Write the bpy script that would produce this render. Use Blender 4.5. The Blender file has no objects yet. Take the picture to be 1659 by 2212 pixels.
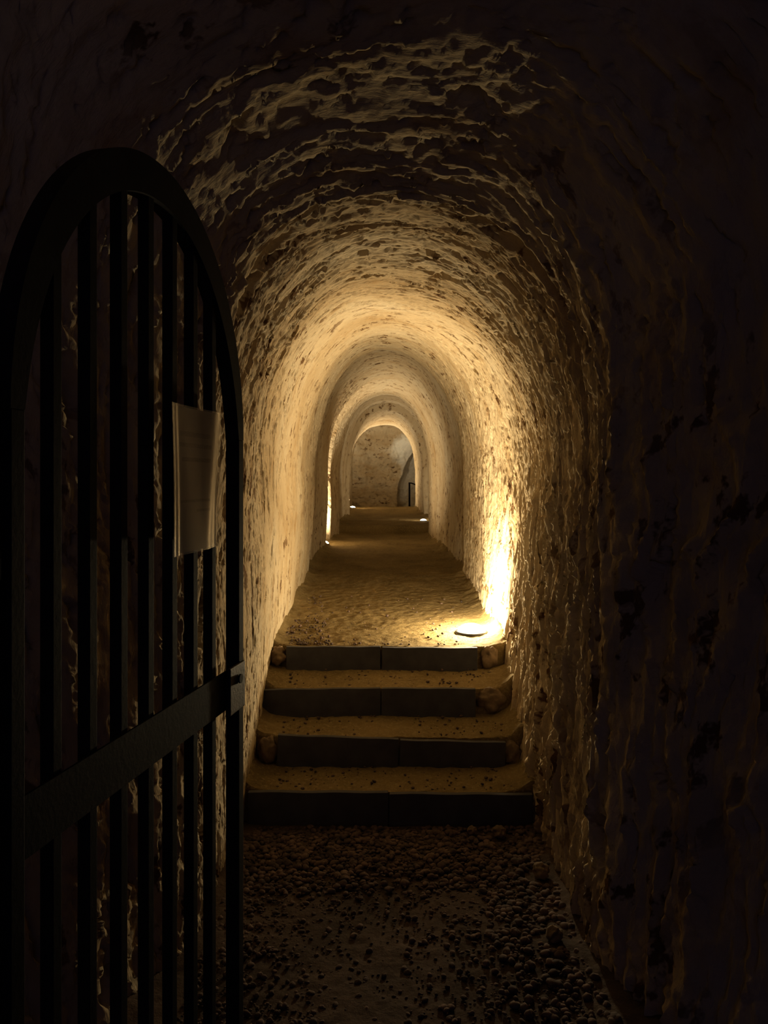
import bpy, bmesh, math
import numpy as np
from mathutils import Vector, Matrix

# ------------------------------------------------------------------ camera, world, light levels
EYE = 1.55                      # camera height above the lower floor
F = 1660.0                      # focal length in pixels of a 1659 x 2212 frame
scene = bpy.context.scene
C = scene.collection
cam_d = bpy.data.cameras.new('camera')
cam = bpy.data.objects.new('camera', cam_d); C.objects.link(cam)
cam_d.sensor_fit = 'HORIZONTAL'; cam_d.sensor_width = 36.0; cam_d.lens = 36.0 * F / 1659.0
cam_d.shift_y = -66.0 / 1659.0
cam_d.clip_start = 0.02; cam_d.clip_end = 100
cam.location = (0, 0, EYE); cam.rotation_euler = (math.pi / 2, 0, 0)
scene.camera = cam

world = bpy.data.worlds.new('world'); scene.world = world; world.use_nodes = True
bg = world.node_tree.nodes['Background']
bg.inputs[0].default_value = (0.14, 0.26, 1.0, 1); bg.inputs[1].default_value = 0.08

scene.view_settings.view_transform = 'Standard'; scene.view_settings.look = 'None'
scene.view_settings.gamma = 1.0; scene.view_settings.use_curve_mapping = False
scene.view_settings.exposure = 0.0
scene.cycles.use_denoising = True
scene.cycles.max_bounces = 10; scene.cycles.diffuse_bounces = 3
scene.cycles.sample_clamp_indirect = 4.0

WARM = (1.0, 0.79, 0.46)
WARM_FAR = (1.0, 0.80, 0.50)

# ------------------------------------------------------------------ helpers
def link(name, me, mat=None, parent=None, smooth=True):
    o = bpy.data.objects.new(name, me); C.objects.link(o)
    if mat: me.materials.append(mat)
    if parent: o.parent = parent
    return o

def obj(name, bm, mat=None, parent=None, smooth=False):
    me = bpy.data.meshes.new(name); bm.to_mesh(me); bm.free()
    if smooth:
        me.polygons.foreach_set('use_smooth', [True] * len(me.polygons))
    return link(name, me, mat, parent)

def tag(o, label, cat, group=None, kind=None):
    o['label'] = label; o['category'] = cat
    if group: o['group'] = group
    if kind: o['kind'] = kind
    return o

def thing(name, label, cat, loc=(0, 0, 0), rot=(0, 0, 0), group=None):
    o = bpy.data.objects.new(name, None); C.objects.link(o)
    o.location = loc; o.rotation_euler = rot; o.empty_display_size = 0.1
    return tag(o, label, cat, group)

def box(bm, x0, x1, y0, y1, z0, z1, bev=0.0, mat=None):
    r = bmesh.ops.create_cube(bm, size=1.0)
    vs = r['verts']
    for v in vs:
        v.co = Vector(((x0 + x1) / 2 + v.co.x * (x1 - x0), (y0 + y1) / 2 + v.co.y * (y1 - y0), (z0 + z1) / 2 + v.co.z * (z1 - z0)))
        if mat: v.co = mat @ v.co
    if bev > 0:
        es = list({e for v in vs for e in v.link_edges})
        bmesh.ops.bevel(bm, geom=es, offset=bev, segments=2, affect='EDGES', profile=0.6)
    return vs

def tube(bm, pts, r, n=12):
    rings = []
    pts = [Vector(p) for p in pts]
    for i, p in enumerate(pts):
        d = (pts[min(i + 1, len(pts) - 1)] - pts[max(i - 1, 0)]).normalized()
        up = Vector((0, 0, 1)) if abs(d.z) < 0.9 else Vector((0, 1, 0))
        a = d.cross(up).normalized(); b = d.cross(a).normalized()
        rings.append([bm.verts.new(p + (a * math.cos(k * 2 * math.pi / n) + b * math.sin(k * 2 * math.pi / n)) * r) for k in range(n)])
    for i in range(len(rings) - 1):
        for k in range(n):
            bm.faces.new((rings[i][k], rings[i][(k + 1) % n], rings[i + 1][(k + 1) % n], rings[i + 1][k]))
    bm.faces.new(rings[0][::-1]); bm.faces.new(rings[-1])

def lathe(bm, prof, n=40, cap=True):
    rings = [[bm.verts.new((r * math.cos(k * 2 * math.pi / n), r * math.sin(k * 2 * math.pi / n), z)) for k in range(n)] for r, z in prof]
    for i in range(len(rings) - 1):
        for k in range(n):
            bm.faces.new((rings[i][k], rings[i][(k + 1) % n], rings[i + 1][(k + 1) % n], rings[i + 1][k]))
    if cap:
        bm.faces.new(rings[0][::-1]); bm.faces.new(rings[-1])

# ---- vectorised 2-D gradient noise
_rng = np.random.RandomState(7)
_P = np.tile(_rng.permutation(512), 3)
_A = _rng.rand(512) * 2 * np.pi
_GX, _GY = np.cos(_A), np.sin(_A)
def noise(x, y, seed=0):
    x = x + seed * 17.31; y = y + seed * 9.77
    xi = np.floor(x).astype(np.int64); yi = np.floor(y).astype(np.int64)
    xf = x - xi; yf = y - yi
    u = xf * xf * xf * (xf * (xf * 6 - 15) + 10); v = yf * yf * yf * (yf * (yf * 6 - 15) + 10)
    def g(ix, iy, dx, dy):
        h = _P[(_P[ix & 511] + (iy & 511))]
        return _GX[h] * dx + _GY[h] * dy
    a = g(xi, yi, xf, yf); b = g(xi + 1, yi, xf - 1, yf)
    c = g(xi, yi + 1, xf, yf - 1); d = g(xi + 1, yi + 1, xf - 1, yf - 1)
    return ((a + u * (b - a)) * (1 - v) + (c + u * (d - c)) * v) * 1.5
def fbm(x, y, seed=0, o=4, lac=2.03, gain=0.5):
    s = 0; a = 1.0
    for i in range(o):
        s = s + a * noise(x * lac ** i, y * lac ** i, seed + i * 3); a *= gain
    return s
def ridged(x, y, seed=0, o=3):
    s = 0; a = 1.0
    for i in range(o):
        n = 1 - np.abs(noise(x * 2.1 ** i, y * 2.1 ** i, seed + 5 * i)) * 1.6
        s = s + a * n * np.abs(n); a *= 0.5
    return s
def terrace(n, k, w=0.22):
    t = n * k; f = t - np.floor(t); f = np.clip(f / w, 0, 1); f = f * f * (3 - 2 * f)
    return (np.floor(t) + f) / k
def facets(x, y, seed=0, tilt=0.6):
    """hewn faces: every cell is a plane of its own height and tilt"""
    x = x + seed * 13.7; y = y + seed * 5.3
    xi = np.floor(x).astype(np.int64); yi = np.floor(y).astype(np.int64)
    best = np.full(x.shape, 9.0); out = np.zeros(x.shape)
    for dx in (-1, 0, 1):
        for dy in (-1, 0, 1):
            cx, cy = xi + dx, yi + dy
            h = _P[(_P[cx & 511] + (cy & 511))]
            px_ = cx + 0.5 + 0.42 * _GX[h]; py_ = cy + 0.5 + 0.42 * _GY[(h * 7 + 3) & 511]
            ex, ey = x - px_, y - py_; d = ex * ex + ey * ey
            v = _GX[(h * 5 + 11) & 511] * 0.5 + tilt * (_GX[(h * 3 + 1) & 511] * ex + _GY[(h * 11 + 5) & 511] * ey)
            m = d < best; best = np.where(m, d, best); out = np.where(m, v, out)
    return out
def sstep(a, b, x):
    t = np.clip((x - a) / (b - a), 0, 1); return t * t * (3 - 2 * t)

def grid_mesh(name, P, N, UV, c0, c1, mat, rough=False):
    """P, N: rows x cols x 3; cut the columns c0..c1 out as one mesh that keeps the normals of the whole."""
    P = P[:, c0:c1 + 1]; N = N[:, c0:c1 + 1]; UV = UV[:, c0:c1 + 1]
    R, K = P.shape[:2]
    me = bpy.data.meshes.new(name)
    me.vertices.add(R * K); me.vertices.foreach_set('co', P.reshape(-1).astype(np.float32))
    i = np.arange(R - 1)[:, None] * K + np.arange(K - 1)[None, :]
    q = np.stack([i, i + 1, i + 1 + K, i + K], -1).reshape(-1, 4)
    pf = P.reshape(-1, 3); fn = np.cross(pf[q[:, 1]] - pf[q[:, 0]], pf[q[:, 3]] - pf[q[:, 0]])
    if (fn * N.reshape(-1, 3)[q[:, 0]]).sum() < 0: q = q[:, ::-1].copy()      # faces wound to look the way the normals do
    nf = len(q)
    me.loops.add(nf * 4); me.loops.foreach_set('vertex_index', q.reshape(-1).astype(np.int32))
    me.polygons.add(nf); me.polygons.foreach_set('loop_start', (np.arange(nf) * 4).astype(np.int32))
    me.update(calc_edges=True)
    uv = me.uv_layers.new(name='UVMap')
    uv.data.foreach_set('uv', UV.reshape(-1, 2)[q.reshape(-1)].reshape(-1).astype(np.float32))
    me.polygons.foreach_set('use_smooth', np.ones(nf, bool))
    me.normals_split_custom_set_from_vertices(N.reshape(-1, 3).astype(np.float32))
    me.update()
    return link(name, me, mat)

def grid_normals(P, flip=False):
    dr = np.gradient(P, axis=0); dc = np.gradient(P, axis=1)
    n = np.cross(dc, dr); n /= np.linalg.norm(n, axis=-1, keepdims=True) + 1e-12
    return -n if flip else n

# ------------------------------------------------------------------ materials
def new_mat(name):
    m = bpy.data.materials.new(name); m.use_nodes = True
    nt = m.node_tree; bs = nt.nodes['Principled BSDF']
    return m, nt, bs
def nd(nt, t, **k):
    n = nt.nodes.new(t)
    for a, b in k.items(): setattr(n, a, b)
    return n
def ramp(nt, fac, stops, interp='LINEAR'):
    r = nd(nt, 'ShaderNodeValToRGB'); r.color_ramp.interpolation = interp
    els = r.color_ramp.elements
    while len(els) < len(stops): els.new(0.5)
    for e, (p, c) in zip(els, stops):
        e.position = p; e.color = tuple(c) + (1,) if len(c) == 3 else c
    nt.links.new(fac, r.inputs[0]); return r.outputs[0]
def mixc(nt, fac, a, b, mode='MIX'):
    m = nd(nt, 'ShaderNodeMix', data_type='RGBA', blend_type=mode)
    if isinstance(fac, float): m.inputs[0].default_value = fac
    else: nt.links.new(fac, m.inputs[0])
    for s, v in ((6, a), (7, b)):
        if isinstance(v, tuple): m.inputs[s].default_value = tuple(v) + (1,)
        else: nt.links.new(v, m.inputs[s])
    return m.outputs[2]
def tnoise(nt, vec, scale, detail=5, rough=0.55, kind='ShaderNodeTexNoise', **k):
    n = nd(nt, kind, **k); n.inputs['Scale'].default_value = scale
    if 'Detail' in n.inputs: n.inputs['Detail'].default_value = detail
    if 'Roughness' in n.inputs: n.inputs['Roughness'].default_value = rough
    nt.links.new(vec, n.inputs['Vector']); return n
def mapped(nt, src, sc):
    m = nd(nt, 'ShaderNodeMapping'); m.inputs['Scale'].default_value = sc
    nt.links.new(src, m.inputs['Vector']); return m.outputs[0]

def rock_material(name, uvscale, pale=None, pits=True):
    m, nt, bs = new_mat(name)
    uv = nd(nt, 'ShaderNodeTexCoord').outputs['UV'] if uvscale else nd(nt, 'ShaderNodeTexCoord').outputs['Object']
    sc = uvscale or (1, 1, 1)
    big = tnoise(nt, mapped(nt, uv, (0.5 * sc[0], sc[1], 1)), 1.7, 4)
    col = ramp(nt, big.outputs[0], [(0.30, (0.37, 0.275, 0.16)), (0.50, (0.46, 0.37, 0.245)), (0.70, (0.53, 0.455, 0.335))])
    ochre = tnoise(nt, mapped(nt, uv, (1.5, 3.0, 1)), 2.4, 6, 0.6)
    col = mixc(nt, ramp(nt, ochre.outputs[0], [(0.55, (0, 0, 0)), (0.72, (0.75, 0.75, 0.75))]), col, (0.32, 0.205, 0.09))
    # short dark chips and cracks drawn out around the vault
    if pits:
        p1 = tnoise(nt, mapped(nt, uv, (8, 15, 1)), 1.0, 4, 0.65)
        p2 = tnoise(nt, mapped(nt, uv, (1.3, 1.6, 1)), 1.0, 2)
        f = nd(nt, 'ShaderNodeMath', operation='MULTIPLY')
        nt.links.new(ramp(nt, p1.outputs[0], [(0.555, (0, 0, 0)), (0.605, (1, 1, 1))]), f.inputs[0])
        nt.links.new(ramp(nt, p2.outputs[0], [(0.42, (0.15, 0.15, 0.15)), (0.58, (1, 1, 1))]), f.inputs[1])
        col = mixc(nt, f.outputs[0], col, (0.12, 0.065, 0.028))
    if pale:
        col = pale(nt, uv, col)
    nt.links.new(col, bs.inputs['Base Color'])
    bs.inputs['Roughness'].default_value = 0.92; bs.inputs['Specular IOR Level'].default_value = 0.15
    b1 = tnoise(nt, mapped(nt, uv, (14, 60, 1)), 1.0, 6, 0.62)
    b2 = tnoise(nt, mapped(nt, uv, (45, 75, 1)), 1.0, 4, 0.7)
    ad = nd(nt, 'ShaderNodeMath', operation='MULTIPLY_ADD'); ad.inputs[1].default_value = 0.35
    nt.links.new(b2.outputs[0], ad.inputs[0]); nt.links.new(b1.outputs[0], ad.inputs[2])
    bp = nd(nt, 'ShaderNodeBump'); bp.inputs['Strength'].default_value = 0.75; bp.inputs['Distance'].default_value = 0.012
    nt.links.new(ad.outputs[0], bp.inputs['Height']); nt.links.new(bp.outputs[0], bs.inputs['Normal'])
    return m

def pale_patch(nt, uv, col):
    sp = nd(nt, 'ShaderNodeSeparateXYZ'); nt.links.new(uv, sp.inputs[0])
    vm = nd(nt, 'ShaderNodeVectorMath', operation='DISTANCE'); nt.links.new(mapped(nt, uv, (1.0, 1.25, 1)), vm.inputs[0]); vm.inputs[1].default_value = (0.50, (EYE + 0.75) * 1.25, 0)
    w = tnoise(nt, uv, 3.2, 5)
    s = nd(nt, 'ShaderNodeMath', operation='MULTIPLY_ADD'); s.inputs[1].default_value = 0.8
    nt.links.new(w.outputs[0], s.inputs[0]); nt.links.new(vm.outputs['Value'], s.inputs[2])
    col = mixc(nt, ramp(nt, s.outputs[0], [(0.60, (1, 1, 1)), (0.88, (0, 0, 0))]), col, (0.80, 0.80, 0.76))  # pale rock, with cooler light from an unseen source painted into its colour
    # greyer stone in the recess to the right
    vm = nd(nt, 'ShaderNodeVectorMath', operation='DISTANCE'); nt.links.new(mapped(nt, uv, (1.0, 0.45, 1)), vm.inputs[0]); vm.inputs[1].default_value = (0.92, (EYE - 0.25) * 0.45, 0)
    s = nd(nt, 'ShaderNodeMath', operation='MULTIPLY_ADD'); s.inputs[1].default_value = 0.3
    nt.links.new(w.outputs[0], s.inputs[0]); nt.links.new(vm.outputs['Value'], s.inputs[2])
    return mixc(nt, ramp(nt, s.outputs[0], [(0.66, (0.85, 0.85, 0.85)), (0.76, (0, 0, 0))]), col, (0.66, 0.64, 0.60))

M_ROCK = rock_material('cut limestone', (1, 1, 1))
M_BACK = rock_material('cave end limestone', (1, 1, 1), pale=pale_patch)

def dirt_material():
    m, nt, bs = new_mat('packed earth')
    co = nd(nt, 'ShaderNodeTexCoord').outputs['Object']
    a = tnoise(nt, co, 3.0, 6, 0.6); b = tnoise(nt, co, 60.0, 4, 0.7)
    col = ramp(nt, a.outputs[0], [(0.32, (0.125, 0.090, 0.037)), (0.68, (0.215, 0.155, 0.068))])
    col = mixc(nt, ramp(nt, b.outputs[0], [(0.52, (0, 0, 0)), (0.66, (0.8, 0.8, 0.8))]), col, (0.27, 0.205, 0.11))
    g = tnoise(nt, co, 120.0, 2, 0.5, kind='ShaderNodeTexVoronoi')
    col = mixc(nt, ramp(nt, g.outputs['Distance'], [(0.10, (0.7, 0.7, 0.7)), (0.22, (0, 0, 0))]), col, (0.12, 0.08, 0.045))
    # below the steps the ground colour under the gravel is set darker
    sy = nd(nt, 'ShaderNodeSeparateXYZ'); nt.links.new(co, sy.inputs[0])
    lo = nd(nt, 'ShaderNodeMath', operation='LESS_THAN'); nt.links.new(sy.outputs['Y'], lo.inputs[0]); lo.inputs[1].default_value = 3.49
    low_col = ramp(nt, a.outputs[0], [(0.32, (0.050, 0.036, 0.028)), (0.68, (0.095, 0.066, 0.050))])
    col = mixc(nt, lo.outputs[0], col, low_col)
    nt.links.new(col, bs.inputs['Base Color']); bs.inputs['Roughness'].default_value = 0.95; bs.inputs['Specular IOR Level'].default_value = 0.12
    c = tnoise(nt, co, 45.0, 6, 0.7)
    bp = nd(nt, 'ShaderNodeBump'); bp.inputs['Strength'].default_value = 0.8; bp.inputs['Distance'].default_value = 0.012
    nt.links.new(c.outputs[0], bp.inputs['Height']); nt.links.new(bp.outputs[0], bs.inputs['Normal'])
    return m
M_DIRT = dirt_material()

def simple(name, c1, c2, scale, rough, metallic=0.0, bump=0.3, dist=0.003, spec=0.4):
    m, nt, bs = new_mat(name)
    co = nd(nt, 'ShaderNodeTexCoord').outputs['Object']
    a = tnoise(nt, co, scale, 6, 0.6)
    nt.links.new(ramp(nt, a.outputs[0], [(0.35, c1), (0.65, c2)]), bs.inputs['Base Color'])
    bs.inputs['Roughness'].default_value = rough; bs.inputs['Metallic'].default_value = metallic; bs.inputs['Specular IOR Level'].default_value = spec
    b = tnoise(nt, co, scale * 6, 5, 0.65)
    bp = nd(nt, 'ShaderNodeBump'); bp.inputs['Strength'].default_value = bump; bp.inputs['Distance'].default_value = dist
    nt.links.new(b.outputs[0], bp.inputs['Height']); nt.links.new(bp.outputs[0], bs.inputs['Normal'])
    return m
M_SLAB = simple('grey concrete slab', (0.048, 0.047, 0.052), (0.068, 0.067, 0.073), 9, 0.85, bump=0.25, spec=0.2)
M_IRON = simple('black painted iron', (0.007, 0.007, 0.010), (0.014, 0.013, 0.016), 18, 0.75, 0.0, bump=0.2, spec=0.10)
M_LOCK = simple('rusty lock steel', (0.030, 0.018, 0.014), (0.060, 0.034, 0.024), 22, 0.6, 0.3)
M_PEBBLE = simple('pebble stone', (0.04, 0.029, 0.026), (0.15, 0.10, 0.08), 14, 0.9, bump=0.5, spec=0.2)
M_STONE = simple('rounded stone', (0.10, 0.07, 0.045), (0.24, 0.17, 0.10), 10, 0.9, bump=0.6, dist=0.006, spec=0.2)
M_HOUSING = simple('black lamp housing', (0.02, 0.02, 0.02), (0.04, 0.04, 0.04), 20, 0.5, 0.2)
def glow_mat(name, col, s):
    m, nt, bs = new_mat(name)
    bs.inputs['Base Color'].default_value = (0.8, 0.8, 0.8, 1)
    bs.inputs['Emission Color'].default_value = tuple(col) + (1,); bs.inputs['Emission Strength'].default_value = s
    return m
M_LENS = glow_mat('lit lamp lens', (1.0, 0.80, 0.46), 25.0)
M_LENS_FAR = glow_mat('lit far lamp lens', (1.0, 0.84, 0.55), 14.0)

# ------------------------------------------------------------------ the tunnel shell
#        Y      xl_base xl_waist xr_base xr_waist z_spring x_crown z_crown  n
SEC = np.array([
    (-1.60, -1.15, -1.25, 1.25, 1.40, 0.20, 0.00, 1.70, 2.2),
    ( 0.90, -0.95, -1.05, 1.10, 1.25, 0.20, 0.00, 1.55, 2.2),
    ( 1.80, -1.02, -1.18, 1.05, 1.28, 0.25, 0.00, 1.62, 2.4),
    ( 2.02, -0.88, -1.04, 0.90, 1.08, 0.22, 0.00, 1.34, 2.4),
    ( 2.15, -0.80, -0.90, 0.80, 0.95, 0.18, 0.00, 1.225, 2.4),
    ( 2.30, -0.75, -0.83, 0.76, 0.84, 0.14, 0.01, 1.165, 2.4),
    ( 2.42, -0.71, -0.76, 0.70, 0.725, 0.10, 0.02, 1.11, 2.4),
    ( 2.56, -0.67, -0.70, 0.70, 0.715, 0.04, 0.02, 1.035, 2.3),
    ( 2.63, -0.655, -0.665, 0.70, 0.72, 0.00, 0.02, 0.985, 2.3),
    ( 3.00, -0.64, -0.64, 0.71, 0.735, 0.00, 0.02, 0.99, 2.3),
    ( 3.30, -0.635, -0.62, 0.70, 0.75, 0.00, 0.015, 0.995, 2.3),
    ( 3.48, -0.63, -0.61, 0.675, 0.76, 0.00, 0.01, 1.00, 2.2),
    ( 4.00, -0.645, -0.605, 0.685, 0.785, 0.00, 0.01, 1.015, 2.2),
    ( 4.41, -0.66, -0.60, 0.69, 0.80, 0.00, 0.00, 1.03, 2.2),
    ( 4.72, -0.66, -0.60, 0.71, 0.80, 0.00, 0.00, 1.04, 2.1),
    ( 5.25, -0.66, -0.60, 0.67, 0.71, 0.00, 0.00, 1.07, 2.1),
    ( 5.50, -0.66, -0.60, 0.70, 0.72, 0.00, 0.00, 1.08, 2.1),
    ( 6.60, -0.665, -0.595, 0.685, 0.685, 0.00, 0.00, 1.135, 2.1),
    ( 6.66, -0.71, -0.70, 0.72, 0.73, 0.05, 0.02, 1.27, 2.1),
    ( 7.60, -0.70, -0.69, 0.70, 0.72, 0.05, 0.02, 1.26, 2.1),
    ( 8.40, -0.68, -0.67, 0.68, 0.70, 0.05, 0.02, 1.24, 2.1),
    ( 8.90, -0.675, -0.66, 0.66, 0.69, 0.05, 0.02, 1.21, 2.1),
    ( 8.96, -0.82, -0.78, 0.66, 0.68, 0.05, 0.01, 1.20, 2.2),
    ( 9.55, -0.82, -0.78, 0.64, 0.65, 0.02, 0.01, 1.15, 2.2),
    ( 9.64, -0.678, -0.668, 0.61, 0.62, 0.00, 0.01, 1.13, 2.2),
    (10.60, -0.635, -0.625, 0.62, 0.62, 0.00, 0.02, 1.20, 2.2),
    (10.68, -0.70, -0.71, 0.67, 0.69, 0.10, 0.00, 1.38, 2.2),
    (11.80, -0.69, -0.68, 0.77, 0.79, 0.10, 0.02, 1.37, 2.2),
    (13.40, -0.66, -0.66, 0.78, 0.78, 0.10, 0.03, 1.37, 2.2),
    (13.48, -0.62, -0.60, 0.71, 0.68, 0.10, 0.04, 1.25, 2.2),
    (14.80, -0.68, -0.67, 0.67, 0.65, 0.15, 0.03, 1.19, 2.2),
    (15.50, -0.715, -0.70, 0.64, 0.63, 0.15, 0.03, 1.14, 2.2),
    (15.58, -0.72, -0.74, 0.90, 0.95, 0.20, 0.05, 1.40, 2.2),
    (17.00, -0.72, -0.73, 1.20, 1.20, 0.20, 0.10, 1.50, 2.2),
    (20.20, -0.68, -0.75, 1.30, 1.30, 0.20, 0.10, 1.50, 2.2)])
FLOOR = np.array([(-1.6, -1.55), (3.50, -1.55), (3.501, -1.415), (3.81, -1.404), (3.811, -1.272), (4.12, -1.247), (4.121, -1.114), (4.43, -1.076),
                  (4.431, -0.954), (5.2, -0.905), (6.6, -0.80), (9.0, -0.76), (11.0, -0.742), (11.06, -0.64), (11.35, -0.628), (14.5, -0.60), (14.9, -0.537), (16.2, -0.532), (17.0, -0.62), (20.2, -0.62)])
def floor_z(y): return np.interp(y, FLOOR[:, 0], FLOOR[:, 1])

def rows():
    def seg(a, b, d): return np.arange(a, b, d)
    return np.concatenate([seg(-1.6, 1.0, 0.06), seg(1.0, 1.8, 0.02), seg(1.8, 2.5, 0.009), seg(2.5, 5.4, 0.0055), seg(5.4, 7.0, 0.009), seg(7.0, 11.0, 0.016), seg(11.0, 16.0, 0.022), seg(16.0, 20.21, 0.04)])
def tunnel():
    Y = rows(); R = len(Y)
    nL, nA, nR = 150, 250, 210
    K = nL + nA + nR
    pr = np.stack([np.interp(Y, SEC[:, 0], SEC[:, k]) for k in range(1, 9)], 1)
    xlb, xlw, xrb, xrw, zs, xc, zc, ne = [pr[:, k][:, None] for k in range(8)]
    zb = np.minimum(floor_z(Y), floor_z(Y - 0.06))[:, None] - 0.10
    t = np.arange(K)
    X = np.zeros((R, K)); Z = np.zeros((R, K))
    a = (t[:nL] / nL)[None, :]
    X[:, :nL] = xlb + (xlw - xlb) * np.sin(a * np.pi / 2); Z[:, :nL] = zb + (zs - zb) * a
    th = (np.pi * (1 - np.arange(nA) / (nA - 1)))[None, :]
    cs, sn = np.cos(th), np.sin(th)
    e = 2.0 / ne
    ex = np.sign(cs) * np.abs(cs) ** e; ez = np.abs(sn) ** e
    X[:, nL:nL + nA] = np.where(ex < 0, xc + (xc - xlw) * ex, xc + (xrw - xc) * ex)
    Z[:, nL:nL + nA] = zs + (zc - zs) * ez
    a = ((np.arange(nR) + 1) / nR)[None, :]
    X[:, nL + nA:] = xrb + (xrw - xrb) * np.cos(a * np.pi / 2); Z[:, nL + nA:] = zs + (zb - zs) * a
    # even the columns out by arc length inside the arch
    YY = np.repeat(Y[:, None], K, 1)
    for i in range(R):
        s = np.concatenate([[0], np.cumsum(np.hypot(np.diff(X[i]), np.diff(Z[i])))])
        q = np.linspace(0, s[-1], K)
        X[i], Z[i] = np.interp(q, s, X[i]), np.interp(q, s, Z[i])
    ds = np.hypot(np.diff(X, axis=1), np.diff(Z, axis=1))
    S = np.concatenate([np.zeros((R, 1)), np.cumsum(ds, 1)], 1)
    mid = K // 2
    S = S - S[:, mid:mid + 1]
    S = S * (5.3 / (S[:, -1:] - S[:, :1]))            # the same arc coordinate along the whole tunnel
    tx = np.gradient(X, axis=1); tz = np.gradient(Z, axis=1); L = np.hypot(tx, tz)
    nx, nz = tz / L, -tx / L                            # points into the tunnel on the way left -> crown -> right
    # relief of the hand-cut rock: flakes and flutes drawn out around the section
    side = sstep(0.6, 1.6, S)                            # 1 on the right wall
    rough = 1.0 - 0.66 * sstep(3.2, 4.6, YY) + 0.25 * side * (1 - sstep(5.6, 6.6, YY)) - 0.04 * sstep(7, 11, YY)
    left = sstep(-0.7, -1.5, S)
    rough = rough * (1 - 0.6 * left * sstep(2.6, 3.2, YY))
    wy = YY + 0.05 * fbm(S * 1.6, YY * 2.2, 11, 3); ws = S + 0.10 * fbm(S * 2.0, YY * 3.0, 12, 3)
    near = 1 - sstep(2.45, 2.75, YY)
    h = 0.040 * fbm(S * 0.9, YY * 1.1, 1, 2) * (0.4 + 0.6 * np.clip(rough, 0, 1)) * (1 - 0.6 * near) * (1 - 0.75 * side)
    n1 = fbm(ws * 3.4, wy * 9.0, 2, 3)
    h = h + rough * 0.011 * (1 - 0.4 * near) * (1 - 0.6 * side) * (terrace(n1, 3.2, 0.3) * 0.7 + n1 * 0.3)
    patch = 0.55 + 0.9 * sstep(-0.35, 0.45, fbm(S * 1.7, YY * 2.6, 15, 2))     # some areas are cut rougher than others
    vault = 1 - 0.8 * side
    h = h + rough * side * 0.011 * patch * facets(ws * 2.4 + 0.4 * fbm(S * 6, YY * 16, 26, 2), wy * 17.0 + 0.35 * fbm(S * 6, YY * 16, 27, 2), 7, 0.9)
    h = h + rough * side * 0.006 * facets(ws * 5.0 + 0.4 * fbm(S * 12, YY * 30, 28, 2), wy * 36.0 + 0.35 * fbm(S * 12, YY * 30, 29, 2), 8, 0.9)
    h = h + rough * vault * patch * (0.0095 - 0.003 * near) * facets(ws * 5.0 + 0.5 * fbm(S * 9, YY * 16, 16, 2), wy * 17.0 + 0.5 * fbm(S * 9, YY * 16, 17, 2), 1, 1.0)
    h = h + rough * vault * (0.0055 + 0.002 * near) * facets(ws * 11.0 + 0.5 * fbm(S * 18, YY * 30, 18, 2), wy * 36.0 + 0.5 * fbm(S * 18, YY * 30, 19, 2), 2, 1.0)
    fl = 1 - np.abs(noise(ws * 1.9 + 0.4 * wy, wy * 15.0, 4)) * 1.7
    fl2 = 1 - np.abs(noise(ws * 4.0 - 0.4 * wy, wy * 32.0, 6)) * 1.7
    h = h + rough * (0.004 + 0.014 * side) * np.clip(fl, 0, 1) ** 3 * (0.5 + 0.7 * patch)
    h = h + rough * (0.003 + 0.008 * side) * np.clip(fl2, 0, 1) ** 2.5
    pit = fbm(ws * 6.0, wy * 19.0, 40, 3); pit2 = fbm(ws * 11.0, wy * 34.0, 41, 3)
    h = h - (0.35 + 0.65 * rough) * vault * (0.10 * np.clip(pit - 0.50, 0, 0.3) + 0.05 * np.clip(pit2 - 0.50, 0, 0.3))
    h = h + rough * 0.0045 * (1 - 0.3 * side) * fbm(ws * 18, wy * 50, 5, 3)
    # the ragged lip where the cut gets wider towards the gate, and a few deep holes on it
    for (s0, y0, rs, ry, d) in ((-0.58, 2.76, 0.06, 0.05, 0.17), (-0.44, 2.74, 0.09, 0.035, 0.13), (-0.86, 2.90, 0.06, 0.04, 0.09), (0.42, 2.70, 0.13, 0.035, 0.07), (0.75, 2.70, 0.2, 0.03, 0.06), (0.86, 4.35, 0.05, 0.05, 0.04), (-0.75, 4.1, 0.03, 0.05, 0.03)):
        h = h - d * np.exp(-(((S - s0) / rs) ** 2 + ((YY - y0) / ry) ** 2) ** 1.5)
    P = np.stack([X + nx * h, YY, Z + nz * h + EYE], -1)
    P[..., 1] += rough * 0.03 * fbm(S * 2.2, YY * 4.0, 8, 3) * sstep(1.2, 1.6, YY)
    N = grid_normals(P)
    cen = np.stack([np.zeros_like(X), YY, np.full_like(X, EYE)], -1) - P
    if (N * cen).sum(-1).mean() < 0: N = -N
    UV = np.stack([S + 5, YY], -1)
    cl, cr = int(K * 0.335), int(K * 0.665)
    # faces must look into the tunnel: mirror column order if needed
    for nm, a, b in (('wall_left', 0, cl), ('ceiling', cl, cr), ('wall_right', cr, K - 1)):
        o = grid_mesh(nm, P, N, UV, a, b, M_ROCK); o['kind'] = 'structure'
    return Y, P
TY, TP = tunnel()

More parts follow.
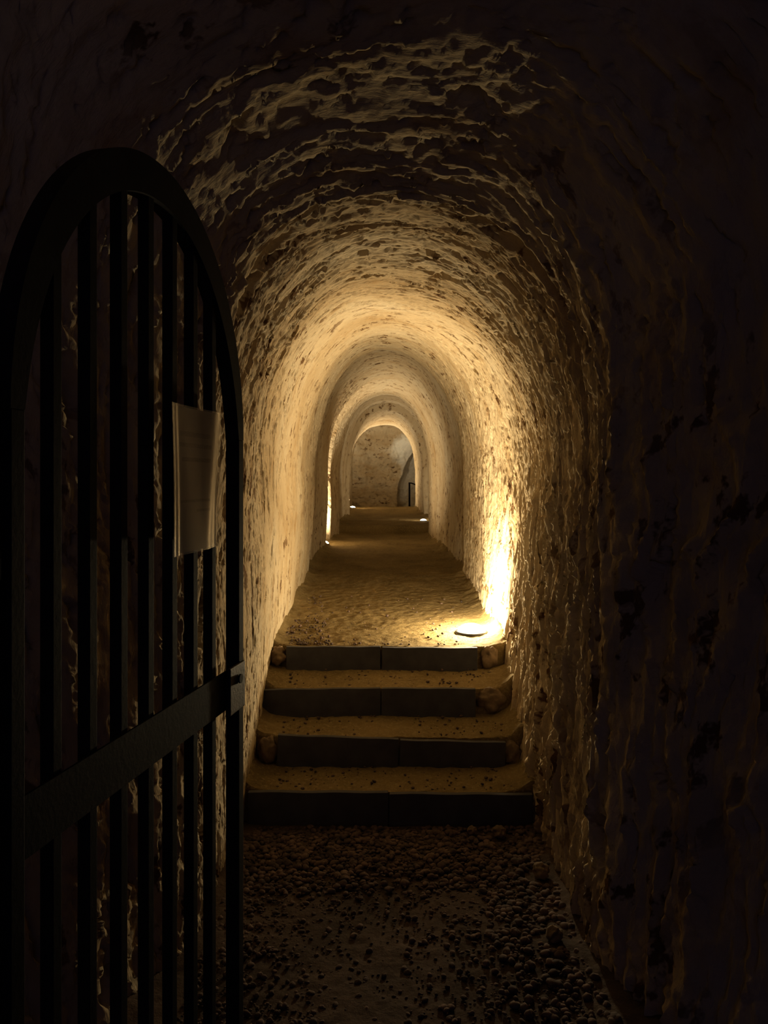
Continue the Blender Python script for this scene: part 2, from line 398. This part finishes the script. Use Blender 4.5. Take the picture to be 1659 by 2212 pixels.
def back_wall():
    xs = np.linspace(-1.5, 1.6, 260); zs = np.linspace(-0.85, 1.75, 240)
    Xg, Zg = np.meshgrid(xs, zs)
    edge = np.interp(Zg, [-0.6, -0.3, 0.0, 0.3, 0.55, 0.8, 1.1], [0.29, 0.30, 0.36, 0.46, 0.58, 0.72, 1.0]) + 0.02 * fbm(Zg * 3, Zg * 0, 3, 3)
    rec = sstep(0, 0.07, Xg - edge)
    Yg = 17.95 - 0.5 * sstep(0.1, 1.6, Zg) - 0.25 * sstep(-0.2, -0.9, Xg) + 0.40 * rec
    Yg = Yg - 0.10 * fbm(Xg * 1.6, Zg * 1.6, 21, 4) - 0.02 * terrace(fbm(Xg * 7, Zg * 5, 22, 3), 3)
    P = np.stack([Xg, Yg, Zg + EYE], -1)
    N = grid_normals(P)
    if N[..., 1].mean() > 0: N = -N
    o = grid_mesh('wall_back', P, N, np.stack([Xg, Zg + EYE], -1), 0, len(xs) - 1, M_BACK); o['kind'] = 'structure'
back_wall()

def build_floor():
    def seg(a, b, d): return np.arange(a, b, d)
    ys = [seg(-1.6, 1.8, 0.05), seg(1.8, 3.499, 0.012)]
    zsn = []
    path = []
    for y in np.concatenate(ys): path.append((y, -1.55, 1))
    for (y, z0, z1, yn, zn) in ((3.50, -1.55, -1.415, 3.81, -1.404), (3.811, -1.404, -1.272, 4.12, -1.247), (4.121, -1.247, -1.114, 4.43, -1.076)):
        for z in np.linspace(z0, z1, 6): path.append((y, z, 0.3))
        for k in np.linspace(0.02, 1, 30): path.append((y + (yn - y) * k, z1 + (zn - z1) * k, 1))
    for z in np.linspace(-1.076, -0.954, 6): path.append((4.431, z, 0.3))
    for y in np.concatenate([seg(4.44, 6.0, 0.012), seg(6.0, 11, 0.025), seg(11, 16.2, 0.03), seg(16.2, 20.2, 0.08)]): path.append((y, float(floor_z(y)), 1))
    path = np.array(path); Yp, Zp, Wp = path.T
    K = 130
    lb = np.interp(Yp, SEC[:, 0], SEC[:, 1]) - 0.10; rb = np.interp(Yp, SEC[:, 0], SEC[:, 3]) + 0.10
    a = np.linspace(0, 1, K)[None, :]
    X = lb[:, None] * (1 - a) + rb[:, None] * a
    Y = np.repeat(Yp[:, None], K, 1); Z = np.repeat(Zp[:, None], K, 1)
    d = 0.008 * fbm(X * 2.2, Y * 2.2, 31, 3) + 0.0045 * fbm(X * 18, Y * 18, 32, 4)
    lowered = np.where(Yp < 3.5, 0.004, 0.0)[:, None]
    e = np.minimum(a, 1 - a) * (rb - lb)[:, None] - 0.10
    heap = 0.05 * np.exp(-np.clip(e, 0, 1) / 0.05) * (1 + 0.6 * fbm(X * 6, Y * 5, 33, 3))       # debris against the walls
    Z = Z + (d * 1.0 + heap * (np.clip(Wp, 0.4, 1) * np.where(Yp < 3.5, 0.35, 1.0))[:, None]) * np.where(Wp > 0.5, 1, 0.6)[:, None] - lowered
    P = np.stack([X, Y, Z + EYE], -1); N = grid_normals(P)
    if N[..., 2].mean() < 0: N = -N
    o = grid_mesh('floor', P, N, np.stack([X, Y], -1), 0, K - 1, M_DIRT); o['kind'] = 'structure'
build_floor()

# ------------------------------------------------------------------ stair riser slabs
def slab(x0, x1, y, ztop, h, roll, label):
    cx = (x0 + x1) / 2
    bm = bmesh.new(); box(bm, -(x1 - x0) / 2, (x1 - x0) / 2, -0.014, 0.014, -h, 0, 0.003)
    bmesh.ops.subdivide_edges(bm, edges=[e for e in bm.edges if e.calc_length() > 0.3], cuts=12)
    for v in bm.verts:
        v.co.z += 0.0015 * math.sin(v.co.x * 23 + y * 9); v.co.y += 0.001 * math.sin(v.co.x * 17 + y * 5)
    o = obj('stair_slab', bm, M_SLAB)
    o.location = (cx, y + 0.008, ztop + EYE); o.rotation_euler = (0, math.radians(roll), 0)
    tag(o, label, 'stair slab', 'concrete slabs edging the steps')
def px(x, Y): return (x - 829) * Y / F
def pz(y, Y): return -(y - 1040) * Y / F
slab(px(618, 4.4), px(821, 4.4), 4.40, pz(1397, 4.4), 0.16, 0.0, 'left slab of the top step')
slab(px(825, 4.4), px(1031, 4.4), 4.40, pz(1399, 4.4), 0.16, 0.3, 'right slab of the top step, beside the glowing lamp')
slab(px(562, 4.09), px(821, 4.09), 4.09, pz(1488, 4.09), 0.17, -0.9, 'left slab of the second step from the top')
slab(px(824, 4.09), px(1027, 4.09), 4.09, pz(1487, 4.09), 0.17, 0.2, 'right slab of the second step from the top')
slab(px(600, 3.78), px(861, 3.78), 3.78, pz(1592, 3.78), 0.17, 2.0, 'left slab of the third step from the top, tilted down to the right')
slab(px(864, 3.78), px(1092, 3.78), 3.78, pz(1601, 3.78), 0.17, 1.4, 'right slab of the third step from the top')
slab(px(535, 3.47), px(838, 3.47), 3.47, pz(1711, 3.47), 0.19, 0.2, 'left slab of the bottom step, in front of it loose gravel')
slab(px(841, 3.47), px(1150, 3.47), 3.47, pz(1715, 3.47), 0.19, 0.4, 'right slab of the bottom step, behind the rounded pebbles')

# ------------------------------------------------------------------ stones and gravel
ICO = None
def ico_data(sub):
    bm = bmesh.new(); bmesh.ops.create_icosphere(bm, subdivisions=sub, radius=1.0)
    v = np.array([p.co[:] for p in bm.verts]); f = np.array([[q.index for q in p.verts] for p in bm.faces]); bm.free()
    return v, f
def stone(x, y, z, sx, sy, sz, rz, seed, label, mat=None):
    v, f = ico_data(4)
    n = fbm(v[:, 0] * 1.3 + seed, v[:, 1] * 1.3 + v[:, 2] * 1.1, seed, 4)
    n2 = terrace(fbm(v[:, 0] * 1.1 + v[:, 2], v[:, 1] * 1.1 - seed, seed + 2, 2), 3)
    v = v * (1 + 0.22 * n + 0.15 * n2)[:, None] * np.array([sx, sy, sz])
    me = bpy.data.meshes.new('stone'); me.from_pydata(v.tolist(), [], f.tolist())
    me.polygons.foreach_set('use_smooth', [True] * len(me.polygons))
    o = link('stone', me, mat or M_STONE)
    o.location = (x, y, z + EYE); o.rotation_euler = (0.1 * seed % 0.4, 0, rz)
    tag(o, label, 'stone', 'loose stones beside the steps')
stone(px(598, 4.40), 4.405, -1.0, 0.052, 0.05, 0.055, 0.3, 3, 'rough block of rock wedged left of the top step')
stone(px(1056, 4.42), 4.44, -1.015, 0.055, 0.05, 0.062, 0.9, 5, 'brown rock filling the gap right of the top step')
stone(px(1062, 4.10), 4.13, -1.175, 0.075, 0.045, 0.065, 0.1, 6, 'dark earthy rock right of the second step from the top')
stone(px(577, 3.80), 3.80, -1.33, 0.050, 0.045, 0.068, 0.6, 8, 'dark rock at the left end of the third step from the top')
stone(px(1107, 3.80), 3.81, -1.35, 0.035, 0.045, 0.062, 1.6, 9, 'small dark rock at the right end of the third step from the top')
stone(px(1078, 3.36), 3.36, -1.532, 0.032, 0.028, 0.026, 0.4, 10, 'rounded pebble at the foot of the bottom step, towards its right end')
stone(px(1018, 3.38), 3.38, -1.536, 0.022, 0.02, 0.018, 1.0, 12, 'smaller pebble left of the rounded one at the foot of the bottom step')
stone(px(1168, 3.02), 3.02, -1.530, 0.030, 0.034, 0.028, 0.2, 13, 'pale stone against the base of the right wall in the gravel')
stone(px(1196, 2.60), 2.60, -1.532, 0.028, 0.026, 0.024, 2.0, 14, 'dull stone in the gravel nearest the camera, by the right wall')

STONES = [(o.location.x, o.location.y, max(o.dimensions) / 2) for o in C.objects if o.name.startswith('stone')]
def scatter(name, label, cnt, place, rmin, rmax, sub, seed):
    rg = np.random.RandomState(seed); v0, f0 = ico_data(sub); V = []; Fc = []; off = 0
    bumps = [v0 * (1 + 0.25 * fbm(v0[:, 0] * 1.5 + 4 * k, v0[:, 1] * 1.5 + v0[:, 2], k, 2))[:, None] for k in range(12)]
    for i in range(cnt):
        x, y, z, k = place(rg)
        while any((x - a) ** 2 + (y - b) ** 2 < (c + 0.022) ** 2 for a, b, c in STONES): x, y, z, k = place(rg)
        r = rmin + (rmax - rmin) * rg.rand() ** 3 * k
        s = np.array([1, 0.6 + 0.5 * rg.rand(), 0.45 + 0.35 * rg.rand()]) * r
        a = rg.rand() * 6.283; c, sn = math.cos(a), math.sin(a)
        v = bumps[i % 12] * s
        tl = (rg.rand() - 0.5) * 0.9; v = np.stack([v[:, 0], v[:, 1] * math.cos(tl) - v[:, 2] * math.sin(tl), v[:, 1] * math.sin(tl) + v[:, 2] * math.cos(tl)], 1)
        v = np.stack([v[:, 0] * c - v[:, 1] * sn + x, v[:, 0] * sn + v[:, 1] * c + y, v[:, 2] + z + EYE + r * 0.25], 1)
        V.append(v); Fc.append(f0 + off); off += len(v0)
    V = np.concatenate(V); Fc = np.concatenate(Fc)
    me = bpy.data.meshes.new(name)
    me.vertices.add(len(V)); me.vertices.foreach_set('co', V.reshape(-1).astype(np.float32))
    me.loops.add(len(Fc) * 3); me.loops.foreach_set('vertex_index', Fc.reshape(-1).astype(np.int32))
    me.polygons.add(len(Fc)); me.polygons.foreach_set('loop_start', (np.arange(len(Fc)) * 3).astype(np.int32))
    me.update(calc_edges=True); me.polygons.foreach_set('use_smooth', np.ones(len(Fc), bool))
    o = link(name, me, M_PEBBLE); tag(o, label, 'gravel', kind='stuff')
def place_low(rg):
    while True:
        y = 1.9 + 1.54 * rg.rand() ** 0.75; x = -0.60 + 1.27 * rg.rand()
        dens = 1.0 - 0.85 * float(np.exp(-(((x - 0.0) / 0.42) ** 2 + ((y - 2.65) / 0.42) ** 2))) - 0.25 * (y < 2.5)
        if rg.rand() < dens: return x, y, -1.553, 1.0 if y > 2.9 or x > 0.35 else 0.6
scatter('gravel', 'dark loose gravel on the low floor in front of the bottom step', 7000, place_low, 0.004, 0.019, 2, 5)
def place_tread(rg):
    k = rg.randint(3); y0, z0, z1 = ((3.50, -1.415, -1.404), (3.81, -1.272, -1.247), (4.12, -1.114, -1.076))[k]
    u = rg.rand(); x = (rg.rand() ** 1.6) * 0.62 * (1 if rg.rand() < 0.5 else -1); x = math.copysign(0.62 - abs(x), x)
    return x, y0 + 0.02 + u * 0.25, z0 + (z1 - z0) * u + 0.002, 1.0
scatter('grit', 'small crumbs of rock lying on the earth treads of the steps', 700, place_tread, 0.002, 0.011, 1, 6)
def place_edge(rg):
    y = 4.46 + 1.3 * rg.rand() ** 1.8
    if rg.rand() < 0.7: x = -0.60 + 0.22 * rg.rand() ** 2 * (1.4 - (y - 4.4) * 0.6)
    else: x = -0.5 + 1.15 * rg.rand()
    return x, y, float(floor_z(y)) + 0.004, 1.0
scatter('grit', 'loose crumbs along the left wall on the upper floor above the steps', 900, place_edge, 0.002, 0.012, 1, 7)

# ------------------------------------------------------------------ floor spotlights
def spotlight(x, y, label, power, color, size, tilt, lens_mat, spread=2.6, scale=1.0, lift=0.0, rot=0.0, bulb=0.0):
    z = float(floor_z(y))
    t = thing('floor_spotlight', label, 'lamp', (x, y, z + EYE + 0.004 + lift), (0, 0, rot), 'spotlights on the tunnel floor')
    s = scale
    hb = bmesh.new(); lathe(hb, [(0.060 * s, -0.03), (0.092 * s, -0.03), (0.096 * s, 0.004), (0.092 * s, 0.009), (0.084 * s, 0.010), (0.080 * s, 0.004)]); obj('bezel', hb, M_HOUSING, t, True)
    lb = bmesh.new(); lathe(lb, [(0.082 * s * math.cos(a), 0.006 + 0.046 * s * math.sin(a)) for a in [k * math.pi / 2 / 8 for k in range(8)]] + [(0.003, 0.006 + 0.046 * s)]); obj('lens', lb, lens_mat, t, True)
    T = Matrix.Translation((0, 0, 0.056 * s)) @ Matrix.Rotation(tilt[0], 4, 'X') @ Matrix.Rotation(tilt[1], 4, 'Y')
    ld = bpy.data.lights.new('spotlight_beam', 'AREA'); ld.shape = 'DISK'; ld.size = size; ld.energy = power; ld.color = color; ld.spread = spread
    lo = bpy.data.objects.new('spotlight_beam', ld); C.objects.link(lo); lo.parent = t
    lo.matrix_local = T @ Matrix.Translation((0, 0, 0.012 * s)) @ Matrix.Rotation(math.pi, 4, 'X')
    if bulb:
        pd = bpy.data.lights.new('bulb_glow', 'POINT'); pd.energy = bulb; pd.color = color; pd.shadow_soft_size = 0.035
        po = bpy.data.objects.new('bulb_glow', pd); C.objects.link(po); po.parent = t; po.location = (0, 0, 0.095 * s)
    return t
R = math.radians
spotlight(px(1018, 4.74), 4.74, 'blazing floor spotlight beside the right wall just above the top step', 20, WARM, 0.10, (R(-8), R(-4)), M_LENS, spread=R(116), scale=1.05, bulb=70)
spotlight(-0.73, 9.24, 'floor spotlight tucked in the left wall niche halfway down the tunnel', 34, WARM_FAR, 0.09, (R(-10), R(12)), M_LENS_FAR, spread=R(150), scale=0.8)
spotlight(px(914, 12.0), 12.0, 'small bright floor spotlight at the right wall far down the tunnel', 15, WARM_FAR, 0.09, (R(-42), R(-8)), M_LENS_FAR, spread=R(150), scale=0.6)
spotlight(px(761, 15.38), 15.38, 'farthest floor spotlight, at the left of the last arch', 52, WARM_FAR, 0.09, (R(0), R(10)), M_LENS_FAR, spread=R(170), scale=0.7)

# ------------------------------------------------------------------ iron gate
G0 = Vector((-0.439, 1.485, EYE)); GD = Vector((0.19, 0.982, 0)).normalized(); GN = Vector((GD.y, -GD.x, 0))
GA = math.atan2(GD.y, GD.x)
gate = thing('iron_gate', 'open black iron bar gate with arched top along the left wall', 'gate', (G0.x, G0.y, 0.0), (0, 0, GA))
TC, HW = -0.018, 0.428          # centre and half width of the leaf along its own length
SPR, RISE = EYE + 0.10, 0.505
def arch(t, inset=0.0):
    u = min(1.0, abs((t - TC) / (HW - inset))); return SPR + (RISE - inset) * math.sqrt(max(0.0, 1 - u * u))
B = 0.011
for k in range(-4, 4):
    t = -0.043 + 0.0965 * k
    if abs(t - TC) > HW - 0.03: continue
    bm = bmesh.new(); box(bm, t - B, t + B, -B, B, 0.05, arch(t, 0.02), 0.0015); obj('bar', bm, M_IRON, gate)
for t, nm in ((TC + HW - 0.015, 'lock_stile'), (TC - HW + 0.015, 'hinge_stile')):
    bm = bmesh.new(); box(bm, t - 0.015, t + 0.015, -0.017, 0.017, 0.03, SPR, 0.002); obj(nm, bm, M_IRON, gate)
bm = bmesh.new(); prev = None; n = 60
for i in range(n + 1):
    a = math.pi * i / n
    ring = []
    w = 0.030 + 0.042 * max(0.0, math.sin(a)) ** 0.8
    for (dr, dy) in ((0, -0.017), (0, 0.017), (-w, 0.017), (-w, -0.017)):
        ring.append(bm.verts.new((TC + (HW + dr) * math.cos(a), dy, SPR + (RISE + dr) * math.sin(a))))
    if prev:
        for k in range(4): bm.faces.new((prev[k], prev[(k + 1) % 4], ring[(k + 1) % 4], ring[k]))
    else: bm.faces.new(ring)
    prev = ring
bm.faces.new(prev[::-1]); bmesh.ops.recalc_face_normals(bm, faces=bm.faces)
obj('arched_frame', bm, M_IRON, gate)
bm = bmesh.new(); box(bm, TC - HW + 0.03, TC + HW - 0.03, -0.016, -0.0112, EYE - 0.53, EYE - 0.44, 0.001); obj('middle_rail', bm, M_IRON, gate)
bm = bmesh.new(); box(bm, TC - HW + 0.03, TC + HW - 0.03, -0.017, 0.017, 0.03, 0.07, 0.002); obj('bottom_rail', bm, M_IRON, gate)
bm = bmesh.new(); box(bm, TC + HW - 0.105, TC + HW - 0.012, -0.026, -0.0175, EYE - 0.545, EYE - 0.435, 0.003)
lk = obj('lock_case', bm, M_LOCK, gate); lk['label'] = 'brownish lock case'
bm = bmesh.new(); tube(bm, [(TC + HW - 0.050, -0.0272, EYE - 0.47), (TC + HW - 0.050, -0.031, EYE - 0.47)], 0.011, 20); obj('keyhole_plate', bm, M_IRON, lk, False)
for z in (0.25, 1.45):
    bm = bmesh.new(); tube(bm, [(TC - HW - 0.013, 0, z - 0.04), (TC - HW - 0.013, 0, z + 0.04)], 0.012); obj('hinge', bm, M_IRON, gate, True)
bm = bmesh.new(); box(bm, TC - HW - 0.065, TC - HW - 0.025, -0.02, 0.02, 0.0, EYE + 0.12, 0.002); obj('hinge_post', bm, M_IRON, gate)

# ------------------------------------------------------------------ notice in a plastic sleeve tied to the gate
def sheet_mats():
    m, nt, bs = new_mat('printed notice paper')
    uv = nd(nt, 'ShaderNodeTexCoord').outputs['UV']
    sp = nd(nt, 'ShaderNodeSeparateXYZ'); nt.links.new(uv, sp.inputs[0])
    n = tnoise(nt, mapped(nt, uv, (70, 260, 1)), 1.0, 2, 0.7)
    ink = None
    for (v0, v1, u0, u1) in ((0.80, 0.835, 0.12, 0.78), (0.725, 0.755, 0.10, 0.82), (0.625, 0.655, 0.14, 0.80), (0.34, 0.36, 0.10, 0.80), (0.27, 0.29, 0.45, 0.80)):
        fs = []
        for out, lo, hi in (('Y', v0, v1), ('X', u0, u1)):
            for op, val in (('GREATER_THAN', lo), ('LESS_THAN', hi)):
                c = nd(nt, 'ShaderNodeMath', operation=op); nt.links.new(sp.outputs[out], c.inputs[0]); c.inputs[1].default_value = val; fs.append(c.outputs[0])
        acc = fs[0]
        for f in fs[1:]:
            c = nd(nt, 'ShaderNodeMath', operation='MULTIPLY'); nt.links.new(acc, c.inputs[0]); nt.links.new(f, c.inputs[1]); acc = c.outputs[0]
        if ink is None: ink = acc
        else:
            c = nd(nt, 'ShaderNodeMath', operation='MAXIMUM'); nt.links.new(ink, c.inputs[0]); nt.links.new(acc, c.inputs[1]); ink = c.outputs[0]
    w = nd(nt, 'ShaderNodeMath', operation='MULTIPLY'); nt.links.new(ink, w.inputs[0])
    nt.links.new(ramp(nt, n.outputs[0], [(0.45, (0, 0, 0)), (0.52, (0.6, 0.6, 0.6))]), w.inputs[1])
    col = mixc(nt, w.outputs[0], (0.78, 0.76, 0.72), (0.10, 0.09, 0.09))
    nt.links.new(col, bs.inputs['Base Color']); bs.inputs['Roughness'].default_value = 0.55; bs.inputs['Specular IOR Level'].default_value = 0.35
    tr = nd(nt, 'ShaderNodeBsdfTranslucent'); nt.links.new(col, tr.inputs[0])
    mx = nd(nt, 'ShaderNodeMixShader'); mx.inputs[0].default_value = 0.3
    nt.links.new(bs.outputs[0], mx.inputs[1]); nt.links.new(tr.outputs[0], mx.inputs[2])
    nt.links.new(mx.outputs[0], nt.nodes['Material Output'].inputs[0])
    m2, nt, bs = new_mat('clear plastic sleeve')
    out = nt.nodes['Material Output']; nt.nodes.remove(bs)
    t = nd(nt, 'ShaderNodeBsdfTransparent'); t.inputs[0].default_value = (0.93, 0.93, 0.92, 1)
    df = nd(nt, 'ShaderNodeBsdfDiffuse'); df.inputs[0].default_value = (0.7, 0.7, 0.68, 1)
    m1 = nd(nt, 'ShaderNodeMixShader'); m1.inputs[0].default_value = 0.12
    nt.links.new(t.outputs[0], m1.inputs[1]); nt.links.new(df.outputs[0], m1.inputs[2])
    gl = nd(nt, 'ShaderNodeBsdfGlossy'); gl.inputs['Roughness'].default_value = 0.22
    fr = nd(nt, 'ShaderNodeFresnel'); fr.inputs[0].default_value = 1.5
    mx = nd(nt, 'ShaderNodeMixShader'); nt.links.new(fr.outputs[0], mx.inputs[0])
    nt.links.new(m1.outputs[0], mx.inputs[1]); nt.links.new(gl.outputs[0], mx.inputs[2]); nt.links.new(mx.outputs[0], out.inputs[0])
    return m, m2
M_PAPER, M_SLEEVE = sheet_mats()
notice = thing('notice_sheet', 'pale curled notice in a clear sleeve hung on the gate bars', 'notice', (G0.x, G0.y, 0.0), (0, 0, GA))
def bend(u, v):
    """distance of the sheet in front of the bars; u 0..1 along the gate, v 0..1 upward"""
    uc = 0.80 + 0.13 * v ** 1.6
    w = 0.10
    fall = 0.5 * (1 - math.tanh((u - uc) / w))
    f0 = 0.5 * (1 - math.tanh((u - 0.035) / 0.02))
    f1 = 0.5 * (1 - math.tanh((u - 0.115) / 0.022))
    return 0.0135 + 0.0125 * fall * (1 - 0.35 * v) + 0.0032 * f0 + 0.0032 * f1 * (0.6 + 0.4 * math.sin(3 * v + 0.5)) + 0.002 * math.sin(u * 6 + 2 * v) + 0.002
def sheet(name, mat, t0, t1, z0, z1, off, parent):
    n, m = 90, 60
    bm = bmesh.new(); uvl = bm.loops.layers.uv.new('UVMap'); G = []
    for j in range(m + 1):
        row = []
        for i in range(n + 1):
            u = i / n; v = j / m
            t = t0 + (t1 - t0) * u; z = z0 + (z1 - z0) * v
            ub = (t - SH[0]) / (SH[1] - SH[0]); vb = (z - SH[2]) / (SH[3] - SH[2])
            row.append((bm.verts.new((t, -(bend(ub, vb) + off), z)), (u, v)))
        G.append(row)
    for j in range(m):
        for i in range(n):
            q = (G[j][i], G[j][i + 1], G[j + 1][i + 1], G[j + 1][i])
            f = bm.faces.new([a[0] for a in q]); f.smooth = True
            for l, a in zip(f.loops, q): l[uvl].uv = a[1]
    return obj(name, bm, mat, parent, True)
SH = (0.0, 0.262, EYE - 0.146, EYE + 0.154)
sheet('paper', M_PAPER, 0.020, 0.245, SH[2] + 0.004, SH[3] - 0.004, 0.0, notice)
sheet('plastic_sleeve', M_SLEEVE, SH[0], SH[1], SH[2], SH[3], 0.0012, notice)

# ------------------------------------------------------------------ handrail in the far recess
YP = 17.7
post = thing('handrail', 'thin black handrail post in the recess at the tunnel end', 'handrail', (px(884, YP), YP, EYE - 0.62))
bm = bmesh.new(); box(bm, -0.022, 0.022, -0.022, 0.022, 0.0, 0.60, 0.003); obj('post', bm, M_IRON, post)
bm = bmesh.new(); tube(bm, [(0, 0, 0.585), (0.05, 0.1, 0.58), (0.14, 0.25, 0.55), (0.26, 0.4, 0.46), (0.4, 0.5, 0.35)], 0.014); obj('rail', bm, M_IRON, post, True)
bm = bmesh.new(); box(bm, -0.05, 0.05, -0.05, 0.05, 0, 0.012, 0.002); obj('base_plate', bm, M_IRON, post)
